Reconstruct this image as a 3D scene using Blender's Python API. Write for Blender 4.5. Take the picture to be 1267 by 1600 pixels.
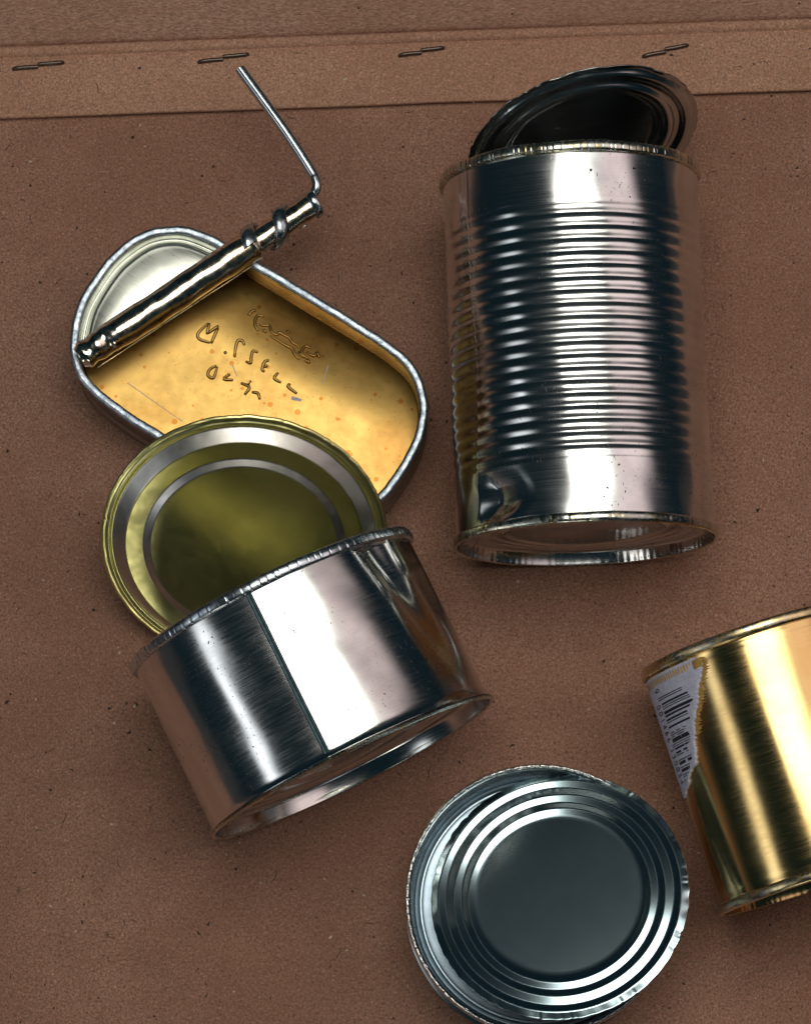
import bpy, math, random
import numpy as np
from mathutils import Vector, Matrix
random.seed(7); rng = np.random.default_rng(7)
PI = math.pi; R = math.radians
for o in list(bpy.data.objects): bpy.data.objects.remove(o)
sc = bpy.context.scene; COL = sc.collection

# ------------------------------------------------------------------ camera
cd = bpy.data.cameras.new('camera'); cam = bpy.data.objects.new('camera', cd); COL.objects.link(cam)
TILT = R(10.3); DIST = 1.14
cam.location = (0, -DIST*math.sin(TILT), DIST*math.cos(TILT)); cam.rotation_euler = (TILT, 0, 0)
cd.sensor_fit = 'VERTICAL'; cd.angle_y = 2*math.atan(800/6000); cd.clip_start = 0.02; cd.clip_end = 30
sc.camera = cam
# ------------------------------------------------------------------ world, exposure
w = bpy.data.worlds.new("World"); sc.world = w; w.use_nodes = True
w.node_tree.nodes['Background'].inputs[0].default_value = (0.09, 0.36, 0.50, 1)
w.node_tree.nodes['Background'].inputs[1].default_value = 0.030
sc.view_settings.view_transform = 'Standard'; sc.view_settings.look = 'None'
sc.view_settings.exposure = 0.12; sc.view_settings.gamma = 1; sc.view_settings.use_curve_mapping = False
# ------------------------------------------------------------------ lamps (studio soft lights)
def area(name, loc, target, sx, sy, rad, col, fu=None, fv=None, spread=180):
    l = bpy.data.lights.new(name, 'AREA'); l.shape = 'RECTANGLE'; l.size = sx; l.size_y = sy
    l.energy = rad*PI*sx*sy; l.color = col; l.spread = R(spread)
    o = bpy.data.objects.new(name, l); COL.objects.link(o); o.location = loc
    if fu:          # a soft light that is brightest in its middle and falls off towards its edges
        l.use_nodes = True; t = l.node_tree; em = t.nodes['Emission']; ge = t.nodes.new('ShaderNodeNewGeometry'); sp = t.nodes.new('ShaderNodeSeparateXYZ')
        t.links.new(ge.outputs['Parametric'], sp.inputs[0]); outs = []
        for ax, (a, b, c, d) in (('X', fu), ('Y', fv)):
            for (p, q, lo, hi) in ((a, b, 0, 1), (c, d, 1, 0)):
                m = t.nodes.new('ShaderNodeMapRange'); m.interpolation_type = 'SMOOTHSTEP'; t.links.new(sp.outputs[ax], m.inputs[0])
                for k, v in zip((1, 2, 3, 4), (p, q, lo, hi)): m.inputs[k].default_value = v
                outs.append(m.outputs[0])
        cur = outs[0]
        for x in outs[1:]:
            m = t.nodes.new('ShaderNodeMath'); m.operation = 'MULTIPLY'; t.links.new(cur, m.inputs[0]); t.links.new(x, m.inputs[1]); cur = m.outputs[0]
        t.links.new(cur, em.inputs['Strength'])
    z = (Vector(loc)-Vector(target)).normalized()          # size runs along world y on side panels, along x overhead
    x = Vector((1, 0, 0)) if abs(z.z) > .9 else Vector((-z.y, z.x, 0)).normalized()
    y = z.cross(x).normalized(); x = y.cross(z)
    o.rotation_euler = Matrix((x, y, z)).transposed().to_euler()
    return o
area('key_softbox', (0.20, 0.20, 1.35), (0.20, 0.20, 0), 1.14, 0.72, 4.6, (1.0, 0.965, 0.88), (0, .07, .48, 1.0), (0, .12, .85, 1.0))
area('right_panel', (1.08, 0.25, 1.10), (0.05, 0.05, 0.0), 1.3, 1.10, 1.0, (1.0, 0.80, 0.77), (0, .3, .7, 1), (0, .45, .9, 1))
area('left_window', (-1.30, -0.40, 0.86), (0, 0, 0.05), 1.5, 0.86, 2.3, (0.93, 0.97, 1.0), (.10, .78, .82, 1.0), (0.16, .47, .52, .84))
area('added_front_light', (-0.10, -1.5, 0.52), (0, 0, 0), 0.7, 0.42, 5.5, (1.0, 0.96, 0.82), (0, .5, .5, 1), (0, .5, .5, 1))  # low lamp added to make the middle of the olive lid glow

# ------------------------------------------------------------------ node helpers
class NT:
    def __init__(s, name):
        s.m = bpy.data.materials.new(name); s.m.use_nodes = True; s.t = s.m.node_tree; s.n = s.t.nodes
        s.b = s.n['Principled BSDF']; s.tc = s.n.new('ShaderNodeTexCoord')
    def lk(s, a, b): s.t.links.new(a, b)
    def val(s, sock, v):
        if hasattr(v, 'is_output') or isinstance(v, bpy.types.NodeSocket): s.lk(v, sock)
        else: sock.default_value = v
    def mapping(s, scale, rot=(0, 0, 0)):
        m = s.n.new('ShaderNodeMapping'); s.lk(s.tc.outputs['Object'], m.inputs[0])
        m.inputs['Scale'].default_value = scale; m.inputs['Rotation'].default_value = rot
        return m.outputs[0]
    def noise(s, vec, scale=1, detail=3, rough=.5, dist=0):
        t = s.n.new('ShaderNodeTexNoise'); s.lk(vec, t.inputs['Vector'])
        t.inputs['Scale'].default_value = scale; t.inputs['Detail'].default_value = detail
        t.inputs['Roughness'].default_value = rough; t.inputs['Distortion'].default_value = dist
        return t.outputs[0]
    def voro(s, vec, scale=1, rnd=1):
        t = s.n.new('ShaderNodeTexVoronoi'); s.lk(vec, t.inputs['Vector'])
        t.inputs['Scale'].default_value = scale; t.inputs['Randomness'].default_value = rnd
        return t
    def rng(s, v, a, b, c=0, d=1):
        t = s.n.new('ShaderNodeMapRange'); t.interpolation_type = 'SMOOTHSTEP'; s.lk(v, t.inputs[0])
        for i, x in zip((1, 2, 3, 4), (a, b, c, d)): t.inputs[i].default_value = x
        return t.outputs[0]
    def math(s, op, a, b=None):
        t = s.n.new('ShaderNodeMath'); t.operation = op; s.val(t.inputs[0], a)
        if b is not None: s.val(t.inputs[1], b)
        return t.outputs[0]
    def mix(s, f, a, b):
        t = s.n.new('ShaderNodeMix'); t.data_type = 'RGBA'; s.val(t.inputs[0], f)
        for i, x in ((6, a), (7, b)):
            if isinstance(x, tuple): x = (*x, 1) if len(x) == 3 else x
            s.val(t.inputs[i], x)
        return t.outputs[2]
    def bump(s, h, strength, dist, prev=None):
        t = s.n.new('ShaderNodeBump'); s.lk(h, t.inputs['Height']); t.inputs['Strength'].default_value = strength
        t.inputs['Distance'].default_value = dist
        if prev is not None: s.lk(prev, t.inputs['Normal'])
        return t.outputs[0]

def metal(name, col, r0=.16, r1=.34, grain=(25, 25, 3000), bumpd=.000012, col2=None, speck=0.0, speckcol=(.02, .015, .012),
          blot=None, blotcol=None, big=.0006, cl=.05):
    k = NT(name); b = k.b
    g = k.noise(k.mapping(grain), 1, 2.5, .7)
    fine = k.noise(k.mapping((900, 900, 900)), 1, 1, .5)
    if bumpd == 0: g = k.noise(k.mapping((300, 300, 300)), 1, 1, .5)
    cloud = k.noise(k.mapping((70, 70, 70)), 1, 4, .6)
    c = k.mix(k.rng(cloud, .35, .7), col, col2 or tuple(x*.82 for x in col))
    if blot:
        bl = k.noise(k.mapping((blot, blot, blot)), 1, 4, .65, .6)
        c = k.mix(k.rng(bl, .52, .62), c, blotcol)
    rough = k.math('ADD', k.rng(g, .3, .72, r0, r1), k.rng(cloud, .4, .75, 0, cl))
    b.inputs['Metallic'].default_value = 1
    if speck > 0:
        msk = k.rng(k.noise(k.mapping((45, 45, 45)), 1, 3, .6), .62-speck, .74-speck)
        sp = k.noise(k.mapping((1500, 1500, 900)), 1, 2, .5, .4)
        s_ = k.math('MULTIPLY', k.rng(sp, .66, .70), msk)
        c = k.mix(s_, c, speckcol)
        rough = k.math('ADD', rough, k.math('MULTIPLY', s_, .4))
    k.lk(c, b.inputs['Base Color']); k.lk(rough, b.inputs['Roughness'])
    n1 = k.bump(k.noise(k.mapping((55, 55, 55)), 1, 2, .5), .5, big)
    n2 = k.bump(g, 1, bumpd, n1)
    k.lk(k.bump(fine, .5, .000003, n2), b.inputs['Normal'])
    return k.m

TIN = metal('tinplate', (.74, .75, .75), .15, .21, (30, 30, 3500), .0000008, speck=.16, big=.0003)
TIN2 = metal('brushed_tinplate', (.77, .77, .76), .12, .205, (140, 140, 4200), .0000014, speck=.14, big=.0003)
RIM = metal('worn_rim_metal', (.70, .70, .60), .14, .34, (500, 500, 500), .000006, col2=(.40, .42, .40), speck=.05, blot=260, blotcol=(.50, .43, .26))
RIMB = metal('bluish_rim_metal', (.66, .72, .76), .18, .32, (300, 300, 900), .000006, col2=(.50, .57, .62), blot=500, blotcol=(.34, .40, .46), big=.0002)
GOLD = metal('gold_lacquer', (.78, .55, .24), .12, .19, (140, 140, 4200), .0000010, col2=(.74, .50, .20), big=.0002)
OLIVE = metal('olive_lacquer', (.74, .70, .31), .28, .34, (60, 60, 60), 0, col2=(.66, .62, .26), big=.0002)
LIDM = metal('lid_tinplate', (.46, .60, .66), .165, .17, (60, 60, 60), 0, col2=(.45, .57, .62), big=.00002, cl=0)
WIRE = metal('steel_wire', (.70, .78, .82), .20, .30, (500, 500, 60), .000001, col2=(.55, .63, .69))
STAPLE = metal('dark_staple_wire', (.16, .13, .11), .38, .5, (600, 600, 600), .00001, col2=(.09, .075, .07))
ROLL = metal('stained_tin', (.95, .89, .75), .13, .24, (500, 500, 500), .000004, col2=(.84, .74, .54), blot=480, blotcol=(.52, .36, .28), speck=.09, big=.0004)
RIMS = metal('scuffed_rim_metal', (.50, .57, .63), .32, .48, (700, 700, 700), .00003, col2=(.38, .45, .52), blot=900, blotcol=(.24, .29, .35))
DARKT = metal('dark_solder', (.045, .075, .085), .3, .45, (300, 300, 900), .00001)

def cardboard(name, c1, c2, streak=False):
    k = NT(name); b = k.b
    big = k.noise(k.mapping((14, 14, 14)), 1, 4, .6)
    fib = k.noise(k.mapping((700, 2200, 900) if streak else (1500, 1500, 1500)), 1, 4, .75, .7)
    mid = k.noise(k.mapping((60, 500, 60) if streak else (260, 260, 260)), 1, 3, .6, .5)
    c = k.mix(k.rng(big, .38, .62), c1, c2)
    st = k.noise(k.mapping((38, 30, 38)), 1, 5, .7, 1.2)
    c = k.mix(k.math('MULTIPLY', k.rng(st, .50, .72), .30), c, (c1[0]*.62, c1[1]*.62, c1[2]*.66))
    c = k.mix(k.rng(fib, .32, .62), tuple(x*.50 for x in c1), c)
    c = k.mix(k.math('MULTIPLY', k.rng(fib, .56, .76), .6), c, tuple(min(1, x*1.9) for x in c2))
    c = k.mix(k.math('MULTIPLY', k.rng(mid, .50, .70), .28), c, (c1[0]*.78, c1[1]*.66, c1[2]*.58))
    v = k.voro(k.mapping((330, 330, 330)))
    thr = k.math('LESS_THAN', v.outputs['Distance'], k.rng(v.outputs['Color'], .80, 1.0, 0.0, .20))
    c = k.mix(k.math('MULTIPLY', thr, .85), c, (.016, .013, .012))
    v2 = k.voro(k.mapping((210, 210, 210)))
    thr2 = k.math('LESS_THAN', v2.outputs['Distance'], k.rng(v2.outputs['Color'], .84, 1.0, 0.0, .13))
    c = k.mix(k.math('MULTIPLY', thr2, .6), c, (.55, .42, .30))
    k.lk(c, b.inputs['Base Color']); b.inputs['Roughness'].default_value = .9
    b.inputs['Specular IOR Level'].default_value = .15
    n = k.bump(k.noise(k.mapping((60, 60, 60)), 1, 3, .6), .4, .0008)
    k.lk(k.bump(fib, .7, .00013, n), b.inputs['Normal'])
    return k.m
BOARD = cardboard('brown_board', (.350, .184, .126), (.435, .244, .172))
FLAP = cardboard('light_brown_board', (.50, .278, .185), (.58, .335, .228))
FLAPS = cardboard('grained_brown_board', (.40, .225, .155), (.46, .270, .195), True)
def plain(name, col, rough=.7, met=0):
    k = NT(name)
    nz = k.noise(k.mapping((900, 900, 900)), 1, 3, .6)
    k.lk(k.mix(k.rng(nz, .3, .7), tuple(x*.8 for x in col), col), k.b.inputs['Base Color'])
    k.b.inputs['Roughness'].default_value = rough; k.b.inputs['Metallic'].default_value = met
    k.lk(k.bump(nz, .5, .00003), k.b.inputs['Normal'])
    return k.m
TABLE = plain('dark_table', (.03, .035, .04)); PAPER = plain('label_paper', (.56, .56, .70), .6)
INK = plain('black_ink', (.012, .014, .03), .5); OCHRE = plain('ochre_print', (.55, .36, .12), .6)
AMBER = plain('amber_glue', (.42, .24, .05), .45); SPD = plain('dark_speck', (.02, .015, .013)); SPL = plain('pale_speck', (.60, .47, .36))

def gold_floor():
    k = NT('stained_gold_lacquer'); b = k.b
    cl = k.noise(k.mapping((40, 40, 40)), 1, 4, .6)
    c = k.mix(k.math('MULTIPLY', k.rng(cl, .40, .72), .6), (.46, .295, .09), (.31, .145, .035))
    v = k.voro(k.mapping((420, 420, 420)))
    s1 = k.math('LESS_THAN', v.outputs['Distance'], k.rng(v.outputs['Color'], .56, 1, 0, .46))
    c = k.mix(k.math('MULTIPLY', s1, .8), c, (.36, .13, .02))
    v2 = k.voro(k.mapping((1300, 1300, 1300)))
    s2 = k.math('LESS_THAN', v2.outputs['Distance'], k.rng(v2.outputs['Color'], .50, 1, 0, .42))
    c = k.mix(k.math('MULTIPLY', s2, .4), c, (.24, .13, .03))
    k.lk(c, b.inputs['Base Color']); b.inputs['Metallic'].default_value = 1
    k.lk(k.rng(k.noise(k.mapping((300, 300, 300)), 1, 3, .6), .3, .7, .33, .38), b.inputs['Roughness'])
    n = k.bump(k.noise(k.mapping((30, 30, 30)), 1, 1, .5), .5, .00025)
    n = k.bump(v.outputs['Distance'], .2, .00004, n)
    k.lk(k.bump(k.noise(k.mapping((1100, 1100, 1100)), 1, 1, .6), .5, .000008, n), b.inputs['Normal'])
    return k.m
GOLDF = gold_floor()

# ------------------------------------------------------------------ object helpers
def mesh(name, V, F, mat, parent=None, smooth=True, M=None, auto=None):
    me = bpy.data.meshes.new(name); V = np.asarray(V, float)
    if M is not None: V = V @ np.array(M.to_3x3()).T + np.array(M.translation)
    me.from_pydata(V.tolist(), [], F); me.materials.append(mat); me.update()
    if smooth: me.polygons.foreach_set('use_smooth', [True]*len(me.polygons))
    if auto is not None:
        try: me.set_sharp_from_angle(angle=R(auto))
        except Exception: pass
    o = bpy.data.objects.new(name, me); COL.objects.link(o)
    if parent: o.parent = parent
    return o
def tag(o, label=None, cat=None, group=None, kind=None):
    for k_, v_ in (('label', label), ('category', cat), ('group', group), ('kind', kind)):
        if v_: o[k_] = v_
    return o
def thing(name, label, cat, M=None, group=None):
    o = bpy.data.objects.new(name, None); COL.objects.link(o); o.empty_display_size = .01
    if M is not None: o.matrix_world = M
    return tag(o, label, cat, group)
def grid(P, closed_u=False, closed_v=False):
    """P: array (nu, nv, 3) -> verts, faces"""
    nu, nv = P.shape[:2]; F = []
    for i in range(nu if closed_u else nu-1):
        a = i*nv; b = ((i+1) % nu)*nv
        for j in range(nv if closed_v else nv-1):
            j2 = (j+1) % nv
            F.append((a+j, b+j, b+j2, a+j2))
    return P.reshape(-1, 3), F
def lathe(prof, n, fn=None, loop=False, a0=0, a1=2*PI):
    """profile of (r,z) turned about local z; angle 0 points to local -y, positive towards +x"""
    pr = np.array(prof, float); full = abs(a1-a0-2*PI) < 1e-6
    ph = np.linspace(a0, a1, n, endpoint=not full)
    PH, RR = np.meshgrid(ph, pr[:, 0]); _, ZZ = np.meshgrid(ph, pr[:, 1])
    if fn: RR, ZZ = fn(PH, RR, ZZ)
    P = np.stack([RR*np.sin(PH), -RR*np.cos(PH), ZZ], -1)
    return grid(P, closed_u=loop, closed_v=full)
def join(*vf):
    V = []; F = []; n = 0
    for v, f in vf:
        V.append(np.asarray(v)); F += [tuple(i+n for i in q) for q in f]; n += len(v)
    return np.concatenate(V), F
def tube(pts, r, n=12, caps=True):
    pts = [Vector(p) for p in pts]; rr = r if hasattr(r, '__len__') else [r]*len(pts)
    V = []; F = []; up = None
    for i, p in enumerate(pts):
        t = (pts[min(i+1, len(pts)-1)]-pts[max(i-1, 0)]).normalized()
        if up is None: up = t.orthogonal().normalized()
        up = (up-t*up.dot(t)).normalized(); s = t.cross(up)
        for k in range(n):
            a = 2*PI*k/n; V.append(tuple(p+(up*math.cos(a)+s*math.sin(a))*rr[i]))
    for i in range(len(pts)-1):
        for k in range(n):
            k2 = (k+1) % n; F.append((i*n+k, i*n+k2, (i+1)*n+k2, (i+1)*n+k))
    if caps:
        F.append(tuple(range(n-1, -1, -1))); F.append(tuple((len(pts)-1)*n+k for k in range(n)))
    return V, F
def spline(P, m=6, closed=False):
    P = [Vector(p) for p in P]; n = len(P); out = []
    for i in range(n if closed else n-1):
        g = (lambda j: P[j % n]) if closed else (lambda j: P[max(0, min(n-1, j))])
        a, b, c, d = g(i-1), g(i), g(i+1), g(i+2)
        for k in range(m):
            t = k/m
            out.append(.5*((2*b)+(c-a)*t+(2*a-5*b+4*c-d)*t*t+(3*b-a-3*c+d)*t**3))
    if not closed: out.append(P[-1])
    return out
def frame(org, z, x):
    z = Vector(z).normalized(); x = Vector(x); x = (x-z*x.dot(z)).normalized(); y = z.cross(x)
    M = Matrix((x, y, z)).transposed().to_4x4(); M.translation = Vector(org); return M
def lying(bottom, top):
    """frame of a can on its side: local z bottom->top, local -y up, local +x to the right of the axis"""
    z = (Vector(top)-Vector(bottom)).normalized(); return frame(bottom, z, z.cross(Vector((0, 0, 1))))
def adiff(a, b): return (a-b+PI) % (2*PI)-PI
def sm(x, a, b):
    t = np.clip((x-a)/(b-a), 0, 1); return t*t*(3-2*t)

# ------------------------------------------------------------------ setting
V = []; S = .0
def sheet(name, x0, x1, y0, y1, z, nx, ny, mat, amp=.0, thick=0.003):
    xs = np.linspace(x0, x1, nx); ys = np.linspace(y0, y1, ny); X, Y = np.meshgrid(xs, ys)
    Z = z+amp*(np.sin(X*31+1)*np.cos(Y*23+X*9)+.5*np.sin(X*71+Y*53))*.5
    top = grid(np.stack([X, Y, Z], -1))
    bv = [(x0, y0, z-thick), (x1, y0, z-thick), (x1, y1, z-thick), (x0, y1, z-thick)]
    v, f = join(top, (np.array(bv), [(3, 2, 1, 0)]))
    n = nx*ny
    c = [0, nx-1, nx*ny-1, nx*(ny-1)]
    e1 = list(range(0, nx)); e2 = [nx-1+i*nx for i in range(ny)]; e3 = [nx*ny-1-i for i in range(nx)]; e4 = [nx*(ny-1)-i*nx for i in range(ny)]
    f += [tuple([n, n+1]+e1[::-1]), tuple([n+1, n+2]+e2[::-1]), tuple([n+2, n+3]+e3[::-1]), tuple([n+3, n]+e4[::-1])]
    return mesh(name, v, f, mat, auto=40)
tag(sheet('table_top', -1.2, 1.2, -1.0, 1.0, -.004, 2, 2, TABLE, 0, .02), kind='structure')
tag(sheet('cardboard_ground', -.265, .275, -.30, .2, 0, 60, 60, BOARD, .00004), kind='structure')

# folded flap along the top: edge line through (-.1226,.121) and (.1228,.1295)
FL = frame((0, .1250, 0), (0, 0, 1), (.2454, .0085, 0))
flap = thing('folded_flap', 'lighter brown cardboard flap stapled down along the top of the board', 'cardboard flap', FL)
def flapstrip(vz, x0=-.26, x1=.262, nx=160, jag=0.):
    xs = np.linspace(x0, x1, nx); P = np.zeros((nx, len(vz), 3))
    for j, (v_, z_) in enumerate(vz):
        P[:, j, 0] = xs
        P[:, j, 1] = v_+.00028*np.sin(xs*11+.6)+.00003*np.sin(xs*140)
        P[:, j, 2] = z_+.00012*np.sin(xs*60+v_*300)*(1 if z_ > .0009 else 0)
    if jag:
        j0 = np.cumsum(rng.normal(0, .000012, nx)); j0 -= np.linspace(j0[0], j0[-1], nx)
        for j, (v_, z_) in enumerate(vz):
            if v_ <= .0004: P[:, j, 1] += j0
    return grid(P)
v, f = flapstrip([(.0004, .0000), (-.0001, .0010), (-.0001, .0024), (.0003, .0027), (.002, .0024), (.005, .0016), (.008, .0013), (.014, .00135), (.0180, .0014), (.0184, .0013), (.0186, .0011)], jag=1, nx=400)
mesh('flap_panel', v, f, FLAP, flap)
v, f = flapstrip([(.0186, .0011), (.0189, .0009), (.0192, .0013), (.0196, .0021), (.0204, .0025), (.0214, .0026), (.0222, .0022), (.0225, .0008), (.0228, .0004)])
mesh('fold_ridge', v, f, FLAP, flap)
v, f = flapstrip([(.0228, .0004), (.0231, .0012), (.0238, .0019), (.026, .0024), (.034, .0036), (.05, .0060), (.078, .010), (.0785, .0085), (.0785, 0)])
mesh('back_panel', v, f, FLAPS, flap)
def flat(px, py):   # photo pixel -> flap coordinates at board level (ground scale of this photo)
    sx = .1226/633.5; x = (px-633)*(.2454/1267); return x
def staple(c, ang, half, dx, label):
    st = bpy.data.objects.new('staple', None); COL.objects.link(st); st.parent = flap; st.location = c; st.rotation_euler = (0, 0, ang)
    st.empty_display_size = .003; st['label'] = label
    for s in (-1, 1):
        p = [(s*(half+.0002), 0, -.0008), (s*half, 0, .0002), (s*(half-.0008), .0, .0009), (s*half*.5, s*.0001, .0010), (s*.0008, s*.00036, .0009), (s*.0001, s*.00040, .0008)]
        v, f = tube(spline(p, 5), .00062, 8)
        o = mesh('prong', v, f, STAPLE, st)
staple((-.1106, .0159, .0012), R(6), .0074, .0, 'leftmost dark staple, near the left edge of the flap')
staple((-.0546, .0163, .0012), R(7.5), .0074, .0, 'staple above the bent wire key')
staple((.0054, .0163, .0012), R(8.5), .0066, .0, 'staple between the key and the open lid of the tall can')
staple((.0792, .0140, .0012), R(13), .0068, .0, 'rightmost staple, above the open lid of the tall can')

# specks and fibres lying in the board
def specks(name, n, mat, smin, smax, fib, label):
    V = []; F = []
    for i in range(n):
        x = random.uniform(-.2, .2); y = random.uniform(-.2, .15); z = .0001
        fx = (x, y)
        yy = (y-.1250)-x*.0346
        if yy > -.0005: z = .00145
        if yy > .018: continue
        L = random.uniform(smin, smax)*(random.random()**1.5*1.2+.3); a = random.uniform(0, PI); wd = L*random.uniform(.3, .7) if not fib else .00016
        m = 2 if not fib else 6; cv = random.uniform(-1.2, 1.2)
        b0 = len(V)
        for k in range(m+1):
            t = k/m-.5; aa = a+cv*t; px = x+math.cos(aa)*L*t; py = y+math.sin(aa)*L*t
            ww = wd*(1-abs(2*t)**2*.8)*.5; nx_, ny_ = -math.sin(aa), math.cos(aa)
            V += [(px+nx_*ww, py+ny_*ww, z), (px, py, z+.00008), (px-nx_*ww, py-ny_*ww, z)]
            if k:
                q = b0+3*(k-1); F += [(q, q+3, q+4, q+1), (q+1, q+4, q+5, q+2)]
    o = mesh(name, V, F, mat, smooth=False); tag(o, label, 'specks', kind='stuff')
specks('dark_specks', 1300, SPD, .0004, .0013, False, 'tiny dark specks scattered over the brown board')
specks('pale_specks', 600, SPL, .0004, .0011, False, 'tiny pale flecks scattered over the brown board')
specks('dark_fibres', 420, SPD, .0016, .0040, True, 'short dark fibres scattered over the brown board')

# ------------------------------------------------------------------ shared can parts
def knurl(phis, width, depth):
    dep = [random.choice([.25, .6, 1, 1.3]) for _ in phis]
    def fn(PH, RR, ZZ):
        d = np.zeros_like(PH)
        for p, q in zip(phis, dep): d = np.maximum(d, q*np.exp(-(adiff(PH, p)/width)**2))
        return d*depth
    return fn
def end_panel(name, R0, depth, rings, mat, parent, amp=.0005, flip=1, z0=0, wavy=.00003):
    pr = [(R0, .0003), (R0-.0001, .0008), (R0-.0003, depth*.8), (R0-.0008, depth), (R0-.0016, depth)]
    rs = np.linspace(R0-.002, 0.00001, 110)
    for r_ in rs:
        z_ = depth
        for (rc, wd, s) in rings: z_ -= s*amp*math.exp(-((r_-rc)/wd)**2)
        pr.append((r_, z_))
    pr = [(a, z0+flip*b) for a, b in pr]
    def fn(PH, RR, ZZ):
        k = .00022*np.sin(PH*3+RR*60)*sm(RR, 0, .02)*(1-sm(RR, R0-.003, R0-.001))
        wall = sm(RR, R0-.0007, R0)
        return RR-wall*wavy*np.sin(PH*96+np.sin(PH*7)*2), ZZ+k
    v, f = lathe(pr, 660, fn)
    return mesh(name, v, f, mat, parent)
def lid_mesh(name, prof, R0, M, mat, parent, jag=.0004, waves=0.0, seed=1, thick=.0003, warp=None, backmat=None):
    r = np.random.default_rng(seed); n = 720; ph = np.linspace(0, 2*PI, n, endpoint=False)
    j = sum(a*np.sin(k*ph+p) for k, a, p in [(int(r.integers(9, 60)), r.uniform(.2, 1), r.uniform(0, 6)) for _ in range(9)])
    j = j/np.abs(j).max(); t = np.zeros(n)
    for _ in range(26): t -= np.exp(-((adiff(ph, r.uniform(0, 2*PI)))/.012)**2)*r.uniform(.3, 1)
    j = (j*.5+t)*jag
    zr = sum(a*np.sin(k*ph+p) for k, a, p in [(int(r.integers(2, 26)), r.uniform(.3, 1), r.uniform(0, 6)) for _ in range(8)]); zr = zr/np.abs(zr).max()*waves
    def fn(PH, RR, ZZ):
        e = sm(RR, R0*.93, R0); RR2 = RR+e*j[None, :]; Z2 = ZZ+e*zr[None, :]
        if warp: Z2 = Z2+warp(PH, RR)
        return RR2, Z2
    back = [(a, b-thick) for a, b in prof[::-1]]
    v, f = lathe(prof+[(R0, prof[-1][1]-thick*.5)]+back, n, fn)
    return mesh(name, v, f, mat, parent, M=M)

# ------------------------------------------------------------------ tall corrugated can
b1, t1 = Vector((.0516, -.0164, .0380)), Vector((.0477, .0929, .0380))
M1 = lying(b1, t1); H1 = (t1-b1).length; R1 = .0381; RB1 = .0370
c1 = thing('tall_corrugated_can', 'tall ribbed silver tin can on its side with its lid bent up behind the rim', 'tin can', M1)
def bead(z):
    if z < .0185 or z > .0925: return 0.
    t = (z-.0185)/(.0925-.0185)*20; e = min(1, min(t, 20-t)*1.5)
    return (-.00033*(1-abs(math.sin(PI*t))**1.5))*e
zs = np.concatenate([np.linspace(.0026, .0185, 30), np.linspace(.0186, .0924, 300), np.linspace(.0925, H1-.0030, 24)])
po = [(RB1+bead(z), z) for z in zs]; pi_ = [(RB1-.0004+bead(z), z) for z in zs[::-6]]
def dent1(PH, RR, ZZ):
    d = np.zeros_like(RR)
    a = adiff(PH, R(-56))*RB1
    d += .00009*np.exp(-(a/.0006)**2)     # welded side seam
    pd = np.degrees(adiff(PH, 0))+2.2*np.sin(ZZ*420+.6)                      # knocked-in dent, steep on its outer side
    v_ = np.interp(pd, [-58.5, -57, -48, -45.5, -30, -26], [0, .04, 1, 1, .12, 0])
    ez = np.clip(1.25*(1-np.abs((ZZ-.0102)/.0078)**1.3), 0, 1); d -= .0025*v_*ez
    v2_ = np.interp(pd, [-46, -41, -38, -33], [0, 1, 1, 0])*np.clip(1-np.abs((ZZ-.0062)/.0028), 0, 1); d -= .0005*v2_
    d -= .0006*np.exp(-(adiff(PH, R(-60))/.22)**2)*sm(ZZ, .018, .035)*(1-sm(ZZ, .05, .07))
    d += .00010*np.sin(PH*5+ZZ*70)*sm(ZZ, .003, .01)+.00004*np.sin(PH*17+ZZ*260)
    return RR+d, ZZ
v, f = lathe(po+pi_, 420, dent1, loop=True); mesh('body', v, f, TIN, c1)
ph = [x*R(3.0)+random.uniform(-.018, .018) for x in range(120)]
kn = knurl(ph, .0042, .00016)
def rimfn(PH, RR, ZZ): return RR-kn(PH, RR, ZZ)*(RR > RB1+.0003)+.00003*np.sin(PH*23), ZZ+.00012*np.sin(PH*9)+.00003*np.sin(PH*37)
def rimprof(Rb, Ro, z0, z1, s):   # s=+1: z1 is the outer end
    return [(Rb-.0002, z0), (Rb+.0003, z0), (Ro-.00025, z0+s*.0002), (Ro, z0+s*.0006), (Ro, z1-s*.0007), (Ro-.0003, z1-s*.0002), (Ro-.0008, z1), (Ro-.0013, z1-s*.0003), (Ro-.0015, z1-s*.0010), (Ro-.0015, z0-s*.0008), (Rb-.0006, z0-s*.0010)]
v, f = lathe(rimprof(RB1, R1, H1-.0031, H1, 1), 1440, rimfn, loop=True); o = mesh('top_rim', v, f, RIM, c1); o['label'] = 'notched yellowish top rim cut open around the mouth'
kn2 = knurl([x*R(7)+random.uniform(-.03, .03) for x in range(52)], .01, .00008)
v, f = lathe(rimprof(RB1, R1, .0029, 0, -1), 720, lambda PH, RR, ZZ: (RR-kn2(PH, RR, ZZ)+.00006*np.sin(PH*19), ZZ+.00005*np.sin(PH*13)), loop=True); mesh('bottom_rim', v, f, RIM, c1)
end_panel('bottom_panel', R1-.0015, .0042, [(.031, .0008, 1), (.0275, .0008, 1), (.0235, .0008, 1)], TIN, c1, .0005)
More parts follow.
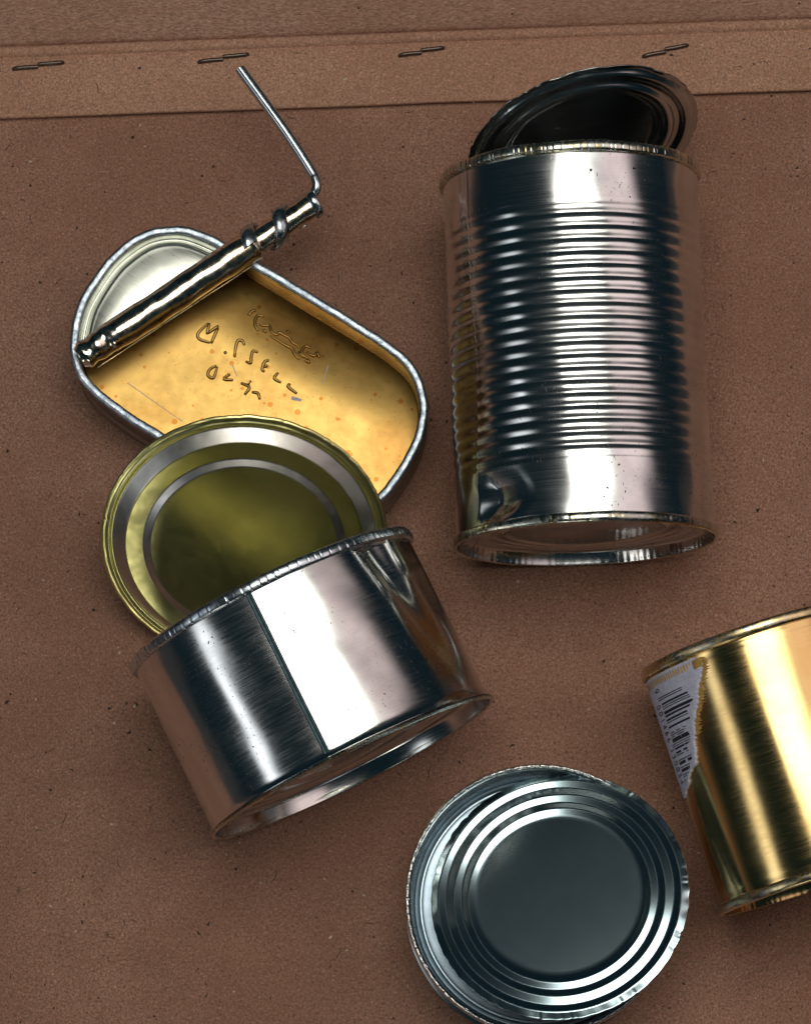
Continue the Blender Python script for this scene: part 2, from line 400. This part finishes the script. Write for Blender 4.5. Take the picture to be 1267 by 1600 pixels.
# lid
def beads(r, R0, cs, wd, amp): return sum(s*amp*math.exp(-((r/R0-c)/wd)**4) for c, s in cs)
r0 = .0347
n1v = Vector((math.sin(R(71.8))*math.cos(R(285.3)), math.sin(R(71.8))*math.sin(R(285.3)), math.cos(R(71.8))))
ML1 = frame((.0520, .1038, .0352), n1v, (1, 0, 0))
pr = [(r_, beads(r_, r0, [(.74, 1), (.90, 1)], .045, .0013)-(.0012 if r_ < r0*.66 else 0)*(1-float(sm(r_, r0*.62, r0*.66)) if r_ < r0*.66 else 1)) for r_ in np.linspace(.00001, r0, 120)]
lid_mesh('lid', pr, r0, M1.inverted() @ ML1, metal('dark_lid_tin', (.60, .63, .62), .15, .20, (60, 900, 60), .0000006, big=.0001), c1, .0005, .0004, 3,
         warp=lambda PH, RR: .0012*np.sin(PH+1)*(RR/r0)**2)['label'] = 'jagged cut lid with ring beads, tilted up behind the rim'

# ------------------------------------------------------------------ wide short can with olive lid
b2, t2 = Vector((-.0145, -.0818, .0443)), Vector((-.0386, -.0330, .0443))
M2 = lying(b2, t2); H2 = (t2-b2).length; R2 = .0443; RB2 = .0431
c2 = thing('wide_short_can', 'wide smooth silver can on its side with a soldered seam and olive lid', 'tin can', M2)
zs = np.linspace(.0012, H2-.0030, 150)
def fl2(z): return (R2-.0003-RB2)*math.exp(-((z-.0012)/.0012)**1.6) if z > .0012 else R2-.0003-RB2
po = [(RB2+fl2(z), z) for z in zs]; pi_ = [(RB2-.0004+fl2(z), z) for z in zs[::-8]]
def dent2(PH, RR, ZZ):
    t = ZZ/H2
    pc = R(44)+R(14)*(1-t)*1.2
    a = adiff(PH, pc)*RB2
    amp = .0021*sm(t, .05, .85)
    d = -amp*np.exp(-(a/.0052)**2)
    a2 = adiff(PH, R(72))*RB2; d -= .0009*np.exp(-(a2/.007)**2)*sm(t, .3, .7)
    a3 = adiff(PH, R(-33)-R(5)*(t-.5))*RB2; d += .00020*np.exp(-(a3/.006)**2)
    s_ = adiff(PH, R(-8.1)); d += .00030*sm(s_, R(-.2), R(.3))*(1-sm(s_, R(.5), R(9)))
    d += .00005*np.sin(PH*7+ZZ*90)+.00003*np.sin(PH*19+ZZ*200)
    return RR+d*sm(ZZ, .0015, .005)*1.0, ZZ
v, f = lathe(po+pi_, 720, dent2, loop=True); mesh('body', v, f, TIN2, c2)
# seam: twin bead strip along the side
n = 90; ss = np.linspace(.0026, H2-.0032, n); cr = [(-.0011, -.0001), (-.0009, .00025), (-.00055, .00045), (-.0002, .00012), (0, .00002), (.0002, .00012), (.00055, .00045), (.0009, .0003), (.0011, .0001)]
P = np.zeros((n, len(cr), 3))
for i, z in enumerate(ss):
    for j, (a, h) in enumerate(cr):
        an = R(-8.3)+a*.8/RB2; rr = RB2+.00022+h*(1+.25*math.sin(i*1.7)*math.sin(i*.37)); P[i, j] = (rr*math.sin(an), -rr*math.cos(an), z)
v, f = grid(P); mesh('side_seam', v, f, DARKT, c2)['label'] = 'dark twin line of the soldered side seam'
ph = []; a = 0
while a < 2*PI: ph.append(a); a += R(2.2)+random.uniform(0, .035)
kn3 = knurl(ph, .0040, .00015)
v, f = lathe(rimprof(RB2, R2, H2-.0032, H2, 1), 1440, lambda PH, RR, ZZ: (RR-kn3(PH, RR, ZZ)*(RR > RB2+.0003)+.00004*np.sin(PH*31), ZZ+.00008*np.sin(PH*11)), loop=True)
mesh('top_rim', v, f, RIMB, c2)['label'] = 'notched silver top rim'
v, f = lathe(rimprof(RB2+.0004, R2, .0012, 0, -1), 720, lambda PH, RR, ZZ: (RR+.00005*np.sin(PH*9), ZZ+.00005*np.sin(PH*13)), loop=True)
mesh('bottom_rim', v, f, RIM, c2)
end_panel('bottom_panel', R2-.0014, .0052, [(.036, .0010, 1), (.031, .0010, 1), (.020, .0008, 1)], TIN2, c2, .0007, wavy=0)
r0 = .0415
tl, az = R(41), R(271); n2v = Vector((math.sin(tl)*math.cos(az), math.sin(tl)*math.sin(az), math.cos(tl)))
ML2 = frame((-.0465, -.0137, .0283), n2v, (1, 0, 0))
def pz2(r_):
    x = r_/r0
    return .0027*float(np.clip((.915-x)/.09, 0, 1))+.0011*float(np.clip((.70-x)/.05, 0, 1))+.0004*math.exp(-((x-.945)/.012)**2)-.0005*float(sm(x, .985, 1.0))
pr = [(r_, pz2(r_)) for r_ in np.linspace(.00001, r0, 170)]
l2 = lid_mesh('lid', pr, r0, M2.inverted() @ ML2, OLIVE, c2, .00022, .0002, 8, warp=lambda PH, RR: .0007*np.maximum(0, 1-(RR/.027)**2)); l2['label'] = 'olive lacquered inner face of the opened lid'
l2.data.materials.append(metal('grey_step_tin', (.58, .56, .52), .30, .36, (60, 60, 60), 0))  # grey second material for the stepped bands of the lid
for i in range(len(pr)-1):
    x = pr[i][0]/r0
    if .828 < x < .912 or .645 < x < .70:
        for q_ in range(720): l2.data.polygons[i*720+q_].material_index = 1

# ------------------------------------------------------------------ gold can at the right edge
b3, t3 = Vector((.1211, -.1121, .0340)), Vector((.0992, -.0424, .0340))
M3 = lying(b3, t3); H3 = (t3-b3).length; R3 = .0340; RB3 = .0328
c3 = thing('gold_can', 'gold lacquered can on its side, cut by the right edge, with a torn barcode label', 'tin can', M3)
zs = np.linspace(.0026, H3-.0028, 110)
v, f = lathe([(RB3, z) for z in zs]+[(RB3-.0004, z) for z in zs[::-8]], 420,
             lambda PH, RR, ZZ: (RR+.00006*np.sin(PH*5+ZZ*60)-.00008*np.exp(-((ZZ-(H3-.0046))/.0007)**2)-.00008*np.exp(-((ZZ-.0045)/.0007)**2), ZZ), loop=True)
mesh('body', v, f, GOLD, c3)
GRIM = metal('worn_gold_rim', (.76, .60, .32), .2, .4, (300, 300, 900), .00003, col2=(.60, .50, .30), blot=420, blotcol=(.50, .55, .60))
v, f = lathe(rimprof(RB3, R3, H3-.0031, H3, 1), 720, lambda PH, RR, ZZ: (RR+.00004*np.sin(PH*17), ZZ+.00005*np.sin(PH*7)), loop=True); mesh('top_rim', v, f, GRIM, c3)
v, f = lathe(rimprof(RB3, R3, .0030, 0, -1), 720, lambda PH, RR, ZZ: (RR+.00003*np.sin(PH*17), ZZ), loop=True); mesh('bottom_rim', v, f, GRIM, c3)
end_panel('bottom_panel', R3-.0014, .0035, [(.027, .0008, 1), (.022, .0008, 1)], GOLD, c3, .0005)
end_panel('top_panel', R3-.0014, .0035, [(.027, .0008, 1), (.022, .0008, 1)], GOLD, c3, .0005, -1, H3)
# torn label, in (angle deg, z mm) on the can
EDGE = [(69.2, -39), (68.7, -37.3), (67.0, -35.5), (64.9, -36.8), (62.5, -40.1), (60.1, -42.7), (57.3, -44.7), (55.2, -48), (53.1, -51.1), (50, -52.8), (47.6, -55.4), (44.9, -56.9), (41.5, -59.6), (41, -64.4), (39.5, -69.6), (37.5, -72.4), (36.2, -79.5), (34.5, -86)]
def edge(z):
    if z >= EDGE[0][0]: return EDGE[0][1]
    for (za, pa), (zb, pb) in zip(EDGE, EDGE[1:]):
        if zb <= z <= za: return pa+(pb-pa)*(za-z)/(za-zb+1e-9)
    return -90.
def cylp(deg, zmm, lift): a = R(deg); r_ = RB3+.00008+lift; return (r_*math.sin(a), -r_*math.cos(a), zmm*.001)
def labelmesh(name, z1, z0, shift, lift, mat, parent, nz=130, curl=0., amp=.7, dz=0):
    V = []; F = []; m = 26; r = np.random.default_rng(5); jag = r.normal(0, amp, nz+1)
    for i in range(nz+1):
        z = z1+(z0-z1)*i/nz; e = edge(z)+shift+jag[i]*.6+(math.sin(i*1.3)*.5*amp); e = max(e, -101)
        for j in range(m+1):
            t = j/m; p = -104+(e+104)*t
            cu = curl*max(0, t-.8)**2*25*.001+lift+.00004*math.sin(z*1.1+p*.2)
            V.append(cylp(p, z+dz, cu))
    o = len(V)
    for i in range(nz):
        for j in range(m):
            q = i*(m+1)+j; F.append((q, q+m+1, q+m+2, q+1))
    # torn edge thickness
    for i in range(nz+1):
        x, y, zz = V[i*(m+1)+m]; s = (RB3-.0001)/math.hypot(x, y); V.append((x*s, y*s, zz))
    for i in range(nz): F.append((i*(m+1)+m, (i+1)*(m+1)+m, o+i+1, o+i))
    return mesh(name, V, F, mat, parent)
lab = labelmesh('label', 69.4, 34.6, 0, .00022, PAPER, c3, curl=.25)
lab['label'] = 'torn white paper label with a barcode'
labelmesh('glue_residue', 68.9, 49, 3.2, .00006, AMBER, c3, amp=1.6)['label'] = 'amber torn layer along the label edge'
# ochre ticks along the top of the label
V = []; F = []
for i in range(30):
    p = -92+i*1.95
    if p > -39: break
    q = len(V); h = 1.9
    V += [cylp(p, 68.6, .00028), cylp(p+1.15, 68.6, .00028), cylp(p+1.15, 68.6-h, .00028), cylp(p, 68.6-h, .00028)]; F.append((q, q+1, q+2, q+3))
mesh('ochre_band', V, F, OCHRE, lab)
# barcode
Lc = ['0001101', '0011001', '0010011', '0111101', '0100011', '0110001', '0101111', '0111011', '0110111', '0001011']
Rc = [''.join('1' if c == '0' else '0' for c in s) for s in Lc]; Gc = [s[::-1] for s in Rc]
digits = '9001466130054'; par = 'LGGLGL'
bits = '101'+''.join((Lc if p_ == 'L' else Gc)[int(d)] for d, p_ in zip(digits[1:7], par))+'01010'+''.join(Rc[int(d)] for d in digits[7:])+'101'
zt, zb = 63.2, 35.0; mod = (zt-zb)/len(bits); V = []; F = []; i = 0; r = random.Random(3)
while i < len(bits):
    if bits[i] == '1':
        j = i
        while j < len(bits) and bits[j] == '1': j += 1
        za, zc = zt-i*mod, zt-j*mod+.04; guard = i < 3 or 44 < i < 50 or i > 91
        p0 = -73.5-(2.5 if guard else 0)-(63-za)*.13; p1 = min(edge(za), edge(zc))-2.0
        if i > 5: pass
        else: p1 = -52
        segs = [(p0, p1)]
        if i > 30:                              # worn bars
            segs = []; a = p0
            while a < p1:
                L = r.uniform(3, 12); segs.append((a, min(p1, a+L))); a += L+r.choice([.3, .6, 2.5])
        for a, b_ in segs:
            st = max(1, int((b_-a)/2))
            for s_ in range(st):
                q = len(V); u0 = a+(b_-a)*s_/st; u1 = a+(b_-a)*(s_+1)/st
                V += [cylp(u0, za, .00029), cylp(u1, za, .00029), cylp(u1, zc, .00029), cylp(u0, zc, .00029)]; F.append((q, q+1, q+2, q+3))
        i = j
    else: i += 1
mesh('barcode', V, F, INK, lab)
def text_mesh(ch, size):
    cu = bpy.data.curves.new('t', 'FONT'); cu.body = ch; cu.size = size; cu.resolution_u = 4
    o = bpy.data.objects.new('t', cu); COL.objects.link(o); dg = bpy.context.evaluated_depsgraph_get(); dg.update()
    me = bpy.data.meshes.new_from_object(o.evaluated_get(dg)); V = [tuple(v_.co) for v_ in me.vertices]; F = [tuple(p_.vertices) for p_ in me.polygons]
    bpy.data.objects.remove(o); bpy.data.meshes.remove(me); return V, F
for k_, d_ in enumerate(digits):
    V, F = text_mesh(d_, 3.1)
    zz = 65.9 if k_ == 0 else (61.6-(k_-1)*1.92 if k_ < 7 else 61.6-6*1.92-1.2-(k_-7)*1.85)
    W = []
    for x, y, _ in V:
        p = -(82.5 if k_ else 79.0)-(62-zz)*.12+y*3.3; W.append(cylp(p, zz-x*.82, .0003))
    mesh('digit', W, F, INK, lab, smooth=False)
V = []; F = []      # pale curl at the upper corner
for i in range(9):
    for j in range(6):
        p = -41+i*.75; z = 68.8-j*.5; V.append(cylp(p, z-abs(i-4)*.06, .00035+.0005*math.sin(i/8*PI)*(1-j/7)))
for i in range(8):
    for j in range(5): q = i*6+j; F.append((q, q+6, q+7, q+1))
mesh('curled_corner', V, F, AMBER, c3)

# ------------------------------------------------------------------ standing can with the grey beaded lid
R4 = .0386; H4 = .030
c4 = thing('standing_low_can', 'open silver can standing upright at the bottom, its beaded lid resting on top', 'tin can', Matrix.Translation((.0384, -.1171, 0)))
pr = [(R4-.0012, 0.0008), (R4-.0003, .0004), (R4, .0012), (R4-.0002, .0026), (R4-.0013, .0031), (R4-.0013, H4-.003), (R4-.0003, H4-.0028), (R4, H4-.0022), (R4, H4-.0006), (R4-.0004, H4), (R4-.0011, H4), (R4-.0015, H4-.0005), (R4-.0016, H4-.002), (R4-.0016, H4-.003)]
zfull = []
for (ra, za), (rb, zb_) in zip(pr, pr[1:]):
    m = max(1, int(math.hypot(rb-ra, zb_-za)/.0012))
    zfull += [(ra+(rb-ra)*t/m, za+(zb_-za)*t/m) for t in range(m)]
zfull.append(pr[-1])
v, f = lathe(zfull, 540, lambda PH, RR, ZZ: (RR+.00005*np.sin(PH*13)*1.0, ZZ+.00006*np.sin(PH*29)*(ZZ > .02)))
mesh('body', v, f, TIN, c4, auto=50)
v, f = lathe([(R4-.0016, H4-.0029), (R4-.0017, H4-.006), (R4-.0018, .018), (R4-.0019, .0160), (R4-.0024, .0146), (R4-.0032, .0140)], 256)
mesh('inner_wall', v, f, metal('darkened_inner_tin', (.10, .13, .145), .22, .3, (60, 60, 60), 0), c4)  # dark reflection in the gap below the rim, put into the wall colour
FLOOR4 = metal('blue_grey_tin', (.62, .78, .90), .36, .42, (500, 500, 500), .000002, col2=(.58, .74, .86))
pr = [(R4-.0030, .0141), (R4-.0036, .0143), (R4-.0042, .0148), (R4-.0048, .0149), (R4-.0060, .0147), (R4-.0120, .0146), (R4-.016, .0146), (.00001, .0146)]
v, f = lathe([(a.x, a.y) for a in spline([(x, y, 0) for x, y in pr], 8)], 256); mesh('floor_panel', v, f, FLOOR4, c4)
v, f = lathe([(R4-.0002, H4-.0001), (R4-.0003, H4+.00035), (R4-.0007, H4+.00055), (R4-.0011, H4+.0003), (R4-.0012, H4-.0001)], 720, lambda PH, RR, ZZ: (RR+.00006*np.sin(PH*71), ZZ+.00008*np.sin(PH*97)+.00005*np.sin(PH*213)))
mesh('rim_wire', v, f, metal('bright_worn_rim', (.85, .85, .82), .2, .5, (900, 900, 900), .00004, col2=(.3, .33, .35), blot=700, blotcol=(.2, .22, .24)), c4)
r0 = .0366; tl, az = R(17.5), R(121.6)
n4v = Vector((math.sin(tl)*math.cos(az), math.sin(tl)*math.sin(az), math.cos(tl)))
ML4 = frame((.0434, -.1164, .0360), n4v, (1, 0, 0))
def pz4(r_):
    x = r_/r0; z = 0
    kx = [0, .652, .708, .763, .820, .885, .942, 1.001]; kz = [0, 0, .00058, .00002, .00060, 0, .00060, -.0001]
    w = .007
    return float(sum(np.interp(x+d*w, kx, kz)*g for d, g in ((-1, .25), (-.5, .25), (0, 0), (.5, .25), (1, .25))))
pr = [(r_, pz4(r_)) for r_ in np.concatenate([np.linspace(.00001, r0*.66, 30), np.linspace(r0*.665, r0, 150)])]
lid4 = lid_mesh('beaded_lid', pr, r0, ML4, LIDM, None, .0003, .00012, 21, warp=lambda PH, RR: -.0004*(RR/.0366)**3*np.sin(PH*2+.5))
tag(lid4, 'round grey lid with concentric beads and a jagged edge lying on the standing can', 'can lid')

# ------------------------------------------------------------------ oval key-opened can
CS = Vector((-.0458, .0360, 0)); AN = R(-31.8); HS = .0270
MS = Matrix.Translation(CS) @ Matrix.Rotation(AN, 4, 'Z')
cs = thing('oval_key_can', 'oval fish can with its lid rolled back on a key and a gold inside', 'tin can', MS)
PX = .0541/287
q = [(0, 160), (60, 160), (110, 160), (160, 157.5), (205, 149), (237, 131), (262, 104), (279, 66), (287, 28)]
q = [(a*PX, b*.0303/160) for a, b in q]
outl = [(a, b) for a, b in q]+[(a, -b) for a, b in q[::-1]]+[(-a, -b) for a, b in q[1:]]+[(-a, b) for a, b in q[:0:-1]]
OUT = [(p.x, p.y) for p in spline([(a, b, 0) for a, b in outl], 10, True)]
OA = np.array(OUT); T_ = np.roll(OA, -1, 0)-np.roll(OA, 1, 0); T_ /= np.linalg.norm(T_, axis=1)[:, None]
NO = np.stack([-T_[:, 1], T_[:, 0]], 1)
if (NO[0] @ OA[0]) < 0: NO = -NO
def ring(off, z, jit=0):
    P = OA+NO*off
    return np.concatenate([P, np.full((len(P), 1), z)], 1)
def loft(rows, fn=None):
    P = np.stack([ring(o_, z_) for o_, z_ in rows])
    if fn: P = fn(P, rows)
    return grid(P, closed_v=True)
NS = len(OUT); sidx = np.arange(NS)
wob = (np.sin(sidx*.21)+.6*np.sin(sidx*.53+1)+.4*np.sin(sidx*1.3))*.00010
def wf(P, rows):
    for i, (o_, z_) in enumerate(rows):
        if z_ > .005: P[i, :, :2] += NO*wob[:, None]
        if z_ > HS-.003: P[i, :, 2] += np.sin(sidx*.8)*.00006
    return P
# outer wall with base seam
v, f = loft([(-.004, .0012), (-.0024, .0012), (-.0018, .0002), (-.0006, .0), (.0, .0008), (-.0001, .0022), (-.0009, .0030), (-.0013, .0040), (-.0014, .010), (-.0014, HS-.0034), (-.0012, HS-.0030)], wf)
mesh('outer_wall', v, f, metal('dull_tin', (.42, .42, .40), .22, .38, (60, 60, 2500), .00001), cs)
v, f = loft([(-.0016, HS-.0032), (-.0003, HS-.0030), (0, HS-.0024), (0, HS-.0007), (-.0004, HS-.0001), (-.0010, HS), (-.0018, HS-.0001), (-.0023, HS-.0002), (-.0026, HS-.0006), (-.0026, HS-.0016), (-.0024, HS-.0034)], wf)
mesh('rim', v, f, RIMS, cs)['label'] = 'blue grey crimped rim around the mouth'
v, f = loft([(-.0024, HS-.003), (-.0026, HS-.006), (-.0027, .014), (-.0028, .0100), (-.0032, .0080), (-.0050, .0060)])
GW = metal('gold_wall', (.30, .19, .07), .20, .3, (60, 60, 900), .000004, col2=(.20, .12, .04)); mesh('inner_wall', v, f, GW, cs)
P = []
base = ring(-.0029, .0110)
for s_ in np.concatenate([np.linspace(1, .84, 12), np.linspace(.80, .003, 32)]):
    Q = base.copy(); Q[:, :2] *= s_
    Q[:, 2] = .0088+.0004*np.sin(Q[:, 0]*70+1)*np.cos(Q[:, 1]*90+.4)+.0058*(1-sm(Q[:, 1]+.10*np.maximum(0, -Q[:, 0]-.005), .006, .044)); P.append(Q)
v, f = grid(np.stack(P), closed_v=True); f.append(tuple(range(len(v)-NS, len(v))))
floor_ = mesh('floor_panel', v, f, GOLDF, cs); floor_['label'] = 'stained gold lacquered floor with stamped marks'
# stamped marks, traced in the picture of the floor
def fz(a, b):
    return .0088+.0004*math.sin(a*70+1)*math.cos(b*90+.4)+.0058*(1-float(sm(b+.10*max(0, -a-.005), .006, .044)))
def fl(px, py):   # photo pixel -> local floor coordinates (floor height)
    x = (px-633.5)/6000; y = (800-py)/6000
    d = Vector((x, math.cos(TILT)*y+math.sin(TILT), math.sin(TILT)*y-math.cos(TILT))); s_ = (.0128-cam.location.z)/d.z
    return MS.inverted() @ (Vector(cam.location)+d*s_)
ST = [[(520, 180), (550, 140), (580, 140)], [(645, 190), (600, 175), (575, 220), (580, 270), (605, 310)], [(610, 255), (650, 265), (690, 260), (710, 310), (750, 340), (775, 320), (820, 345), (860, 365), (880, 400), (930, 430), (940, 450)],
      [(640, 300), (670, 320)], [(835, 300), (860, 325)], [(700, 350), (760, 385), (830, 430), (880, 455), (900, 500), (940, 545)], [(1030, 450), (990, 430), (960, 470), (975, 510), (1010, 540)], [(1000, 480), (1060, 515), (1085, 485), (1105, 530)], [(930, 480), (980, 530)], [(990, 570), (1010, 550), (1020, 580)],
      [(190, 250), (110, 330), (120, 380), (205, 410)], [(200, 250), (180, 340)], [(275, 270), (190, 330)], [(270, 290), (215, 415)], [(490, 430), (470, 395), (435, 395), (415, 460), (410, 530)], [(600, 490), (560, 480), (545, 530), (540, 580), (500, 565)],
      [(690, 555), (655, 570), (635, 630), (655, 650)], [(650, 610), (680, 600)], [(765, 660), (735, 705), (790, 740)], [(865, 750), (850, 775), (920, 830)], [(325, 485), (340, 500)],
      [(260, 600), (205, 630), (190, 680), (235, 700), (265, 610)], [(370, 670), (320, 710), (395, 720)], [(460, 745), (530, 780), (490, 840)], [(550, 820), (600, 830), (615, 880)]]
for s_ in ST:
    pts = [fl(290+a/5.28, 460+b/5.28) for a, b in s_]
    pts = [Vector((p.x, p.y, fz(p.x, p.y)+.00002)) for p in pts]; sp = spline(pts, 5); m = len(sp)
    rr = [.00050*(.55+.45*math.sin(PI*min(1, max(0, (i+.6)/m)))**.5) for i in range(m)]
    v, f = tube(sp, rr, 12); v = [(a, b, fz(a, b)+(c-fz(a, b))*1.4) for a, b, c in v]
    mesh('stamped_stroke', v, f, GOLDF, floor_)
for a, b, wd in (((364, 573), (371, 590), .0003), ((513, 572), (504, 602), .00025), ((456, 624), (471, 628), .0011), ((200, 600), (285, 660), .00018)):
    p, q_ = fl(*a), fl(*b); t = (q_-p).normalized(); nn = Vector((-t.y, t.x, 0))*wd*.5
    V = [(p+nn), (p-nn), (q_-nn*.6), (q_+nn*.7)]; V = [(x.x, x.y, fz(x.x, x.y)+.00012) for x in V]+[(x.x, x.y, fz(x.x, x.y)-.0002) for x in V]
    mesh('bare_scratch', V, [(0, 1, 2, 3), (0, 4, 5, 1), (1, 5, 6, 2), (2, 6, 7, 3), (3, 7, 4, 0)], PAPER, floor_, smooth=False)
# the part of the lid still in place beyond the roll
LIFT = Vector((.00017, -.00088, .004)); rA = Vector((-.0941, .0414, .0262))+LIFT; rB = Vector((-.0439, .0753, .0270))+LIFT; rC = Vector((-.0280, .0892, .0275))+LIFT
la, lb = MS.inverted() @ rA, MS.inverted() @ rB
d2 = Vector((lb.x-la.x, lb.y-la.y)).normalized(); n2 = Vector((-d2.y, d2.x))
if n2.x > 0: n2 = -n2                     # towards the still closed end
rows = [(-.0024, HS-.0005), (-.0030, HS-.0010), (-.0034, HS-.0022), (-.0040, HS-.0026), (-.0046, HS-.0022), (-.0052, HS-.0012), (-.0058, HS-.0008), (-.0064, HS-.0008)]
sel = [i for i in range(NS) if (Vector(OUT[i])-Vector((la.x, la.y))).dot(n2) > -.0005]
# contiguous order
brk = [k_ for k_ in range(len(sel)) if (sel[k_]-sel[k_-1]) % NS != 1]
sel = sel[brk[0]:]+sel[:brk[0]] if brk else sel
P = np.stack([ring(o_, z_)[sel] for o_, z_ in rows]); last = P[-1]
extra = []
for s_ in np.linspace(.08, 1, 12):
    Q = last.copy(); m = len(sel)
    for i in range(m):
        p = Vector(last[i, :2]); t = (p-Vector((la.x, la.y))).dot(n2); tgt = p-n2*t
        pp = p+(tgt-p)*s_; Q[i, :2] = pp; Q[i, 2] = HS-.0008+.0006*math.sin(PI*s_)*math.sin(PI*i/m)
    extra.append(Q)
P = np.concatenate([P, np.stack(extra)]); v, f = grid(P)
mesh('lid_remnant', v, f, metal('pale_lid_tin', (.56, .58, .52), .26, .34, (70, 1800, 70), .000002, col2=(.52, .54, .48), big=.0008), cs)['label'] = 'pale silver end of the lid still closed'
# the roll
MR = frame(rA, rB-rA, (0, 0, 1)); LR = (rB-rA).length; LT = (rC-rA).length
def rollr(z):
    r_ = .0046
    if z < .012: r_ = .0046-.0009*(1-z/.012)**1.2+.00035*math.sin(z*1500)*math.exp(-z/.006)
    if z > LR: r_ = .0037
    elif z > LR-.001: r_ = .0046-.0008*(z-LR+.001)/.001
    return r_
zz = np.linspace(-.001, LT-.001, 240)
pr = [(.0002, -.0006), (.0018, -.0008), (.0026, -.0009)]+[(rollr(z), z) for z in zz]+[(.0024, LT), (.0002, LT)]
def rf(PH, RR, ZZ):
    s_ = (PH % (2*PI))/(2*PI)
    big_ = RR > .001
    d = .0003*(s_-.5)*big_*(ZZ < LR)+big_*(.00022*np.sin(ZZ*900+PH*2)*np.exp(-ZZ/.008)*(ZZ < .02)+.00012*np.sin(ZZ*170+PH*1)+.00006*np.sin(ZZ*410-PH*2)+.00005*np.sin(ZZ*700+PH*3))
    d += big_*.0005*np.exp(-((ZZ-LR+.0008)/.0008)**2)-big_*.0006*np.exp(-((ZZ-.0085)/.0012)**2)*np.maximum(0, np.cos(PH-2.4))
    return RR+d, ZZ
v, f = lathe(pr, 200, rf); mesh('lid_roll', v, f, ROLL, cs, M=MS.inverted() @ MR)['label'] = 'stained tin lid rolled into a tube around the key'
# thin bright torn edge beside the roll
p0, p1 = fl(145, 580), fl(397, 417)
e0 = la-Vector((n2.x, n2.y, 0))*.0046; e1 = lb-Vector((n2.x, n2.y, 0))*.0046
pts = [e0.lerp(e1, t)+Vector((0, 0, -.0030+.0002*math.sin(t*30))) for t in np.linspace(.03, .93, 30)]
v, f = tube(pts, .00022, 8); mesh('lid_edge', v, f, GRIM, cs)
# torn strip winding up the key
def helix(z0, pitch, t0, t1, wd, r_, M, n=160, th=.0005):
    P = np.zeros((n, 8, 3))
    for i in range(n):
        t = t0+(t1-t0)*i/(n-1); zc = z0+pitch*t; an = -2*PI*t; rr = r_(zc) if callable(r_) else r_
        for j, (a, b_) in enumerate(((-.5, 0), (-.5, .7), (-.44, 1), (.1, 1.05), (.2, .75), (.5, .6), (.5, 0), (0, -.1))):
            r2 = rr+b_*th*(1+.10*math.sin(i*.23)); P[i, j] = (r2*math.sin(an), -r2*math.cos(an), zc+a*wd)
    v, f = grid(P, closed_v=True); f.append(tuple(range(7, -1, -1))); f.append(tuple((n-1)*8+k_ for k_ in range(8)))
    return mesh('torn_strip', v, f, RIMB, cs, M=M)
Mx = MS.inverted() @ MR
helix(LR+.0008, .0108, -.28, 1.35, .0044, lambda z: .0046 if z < LR+.002 else .0040, Mx, th=.0012)['label'] = 'blue grey strip torn from the rim, wound round the key'
v, f = lathe([(.0015, LT-.0046), (.0036, LT-.0046), (.0041, LT-.0042), (.0041, LT-.0022), (.0037, LT-.0018), (.0015, LT-.0018)], 60, lambda PH, RR, ZZ: (RR+.0002*np.sin(PH*2), ZZ+.0004*np.cos(PH)))
for x in (0,): pass
v2 = np.array(v); v2[:, 2] += .0028; mesh('torn_strip', v2, f, RIMB, cs, M=Mx)['label'] = 'last turn of the torn strip at the end of the key'
# key
ax_ = (rC-rA).normalized(); k0 = rC-ax_*.006; k1 = rC+ax_*.0001
kp = [rA+ax_*.01, k0, k1+Vector((.0002, 0, .0008)), LIFT+Vector((-.0262, .0915, .0290)), LIFT+Vector((-.0266, .0940, .0290)), LIFT+Vector((-.0276, .0962, .0288)), Vector((-.0341, .1059, .0330)), Vector((-.0414, .1164, .0330)), Vector((-.0487, .1266, .0330))]
sp = spline(kp[1:], 8); sp = [kp[0]]+sp
v, f = tube(sp, .00155, 20)
key = mesh('can_key', v, f, WIRE, auto=50); tag(key, 'bent steel wire key sticking out of the rolled lid of the oval can', 'can key')
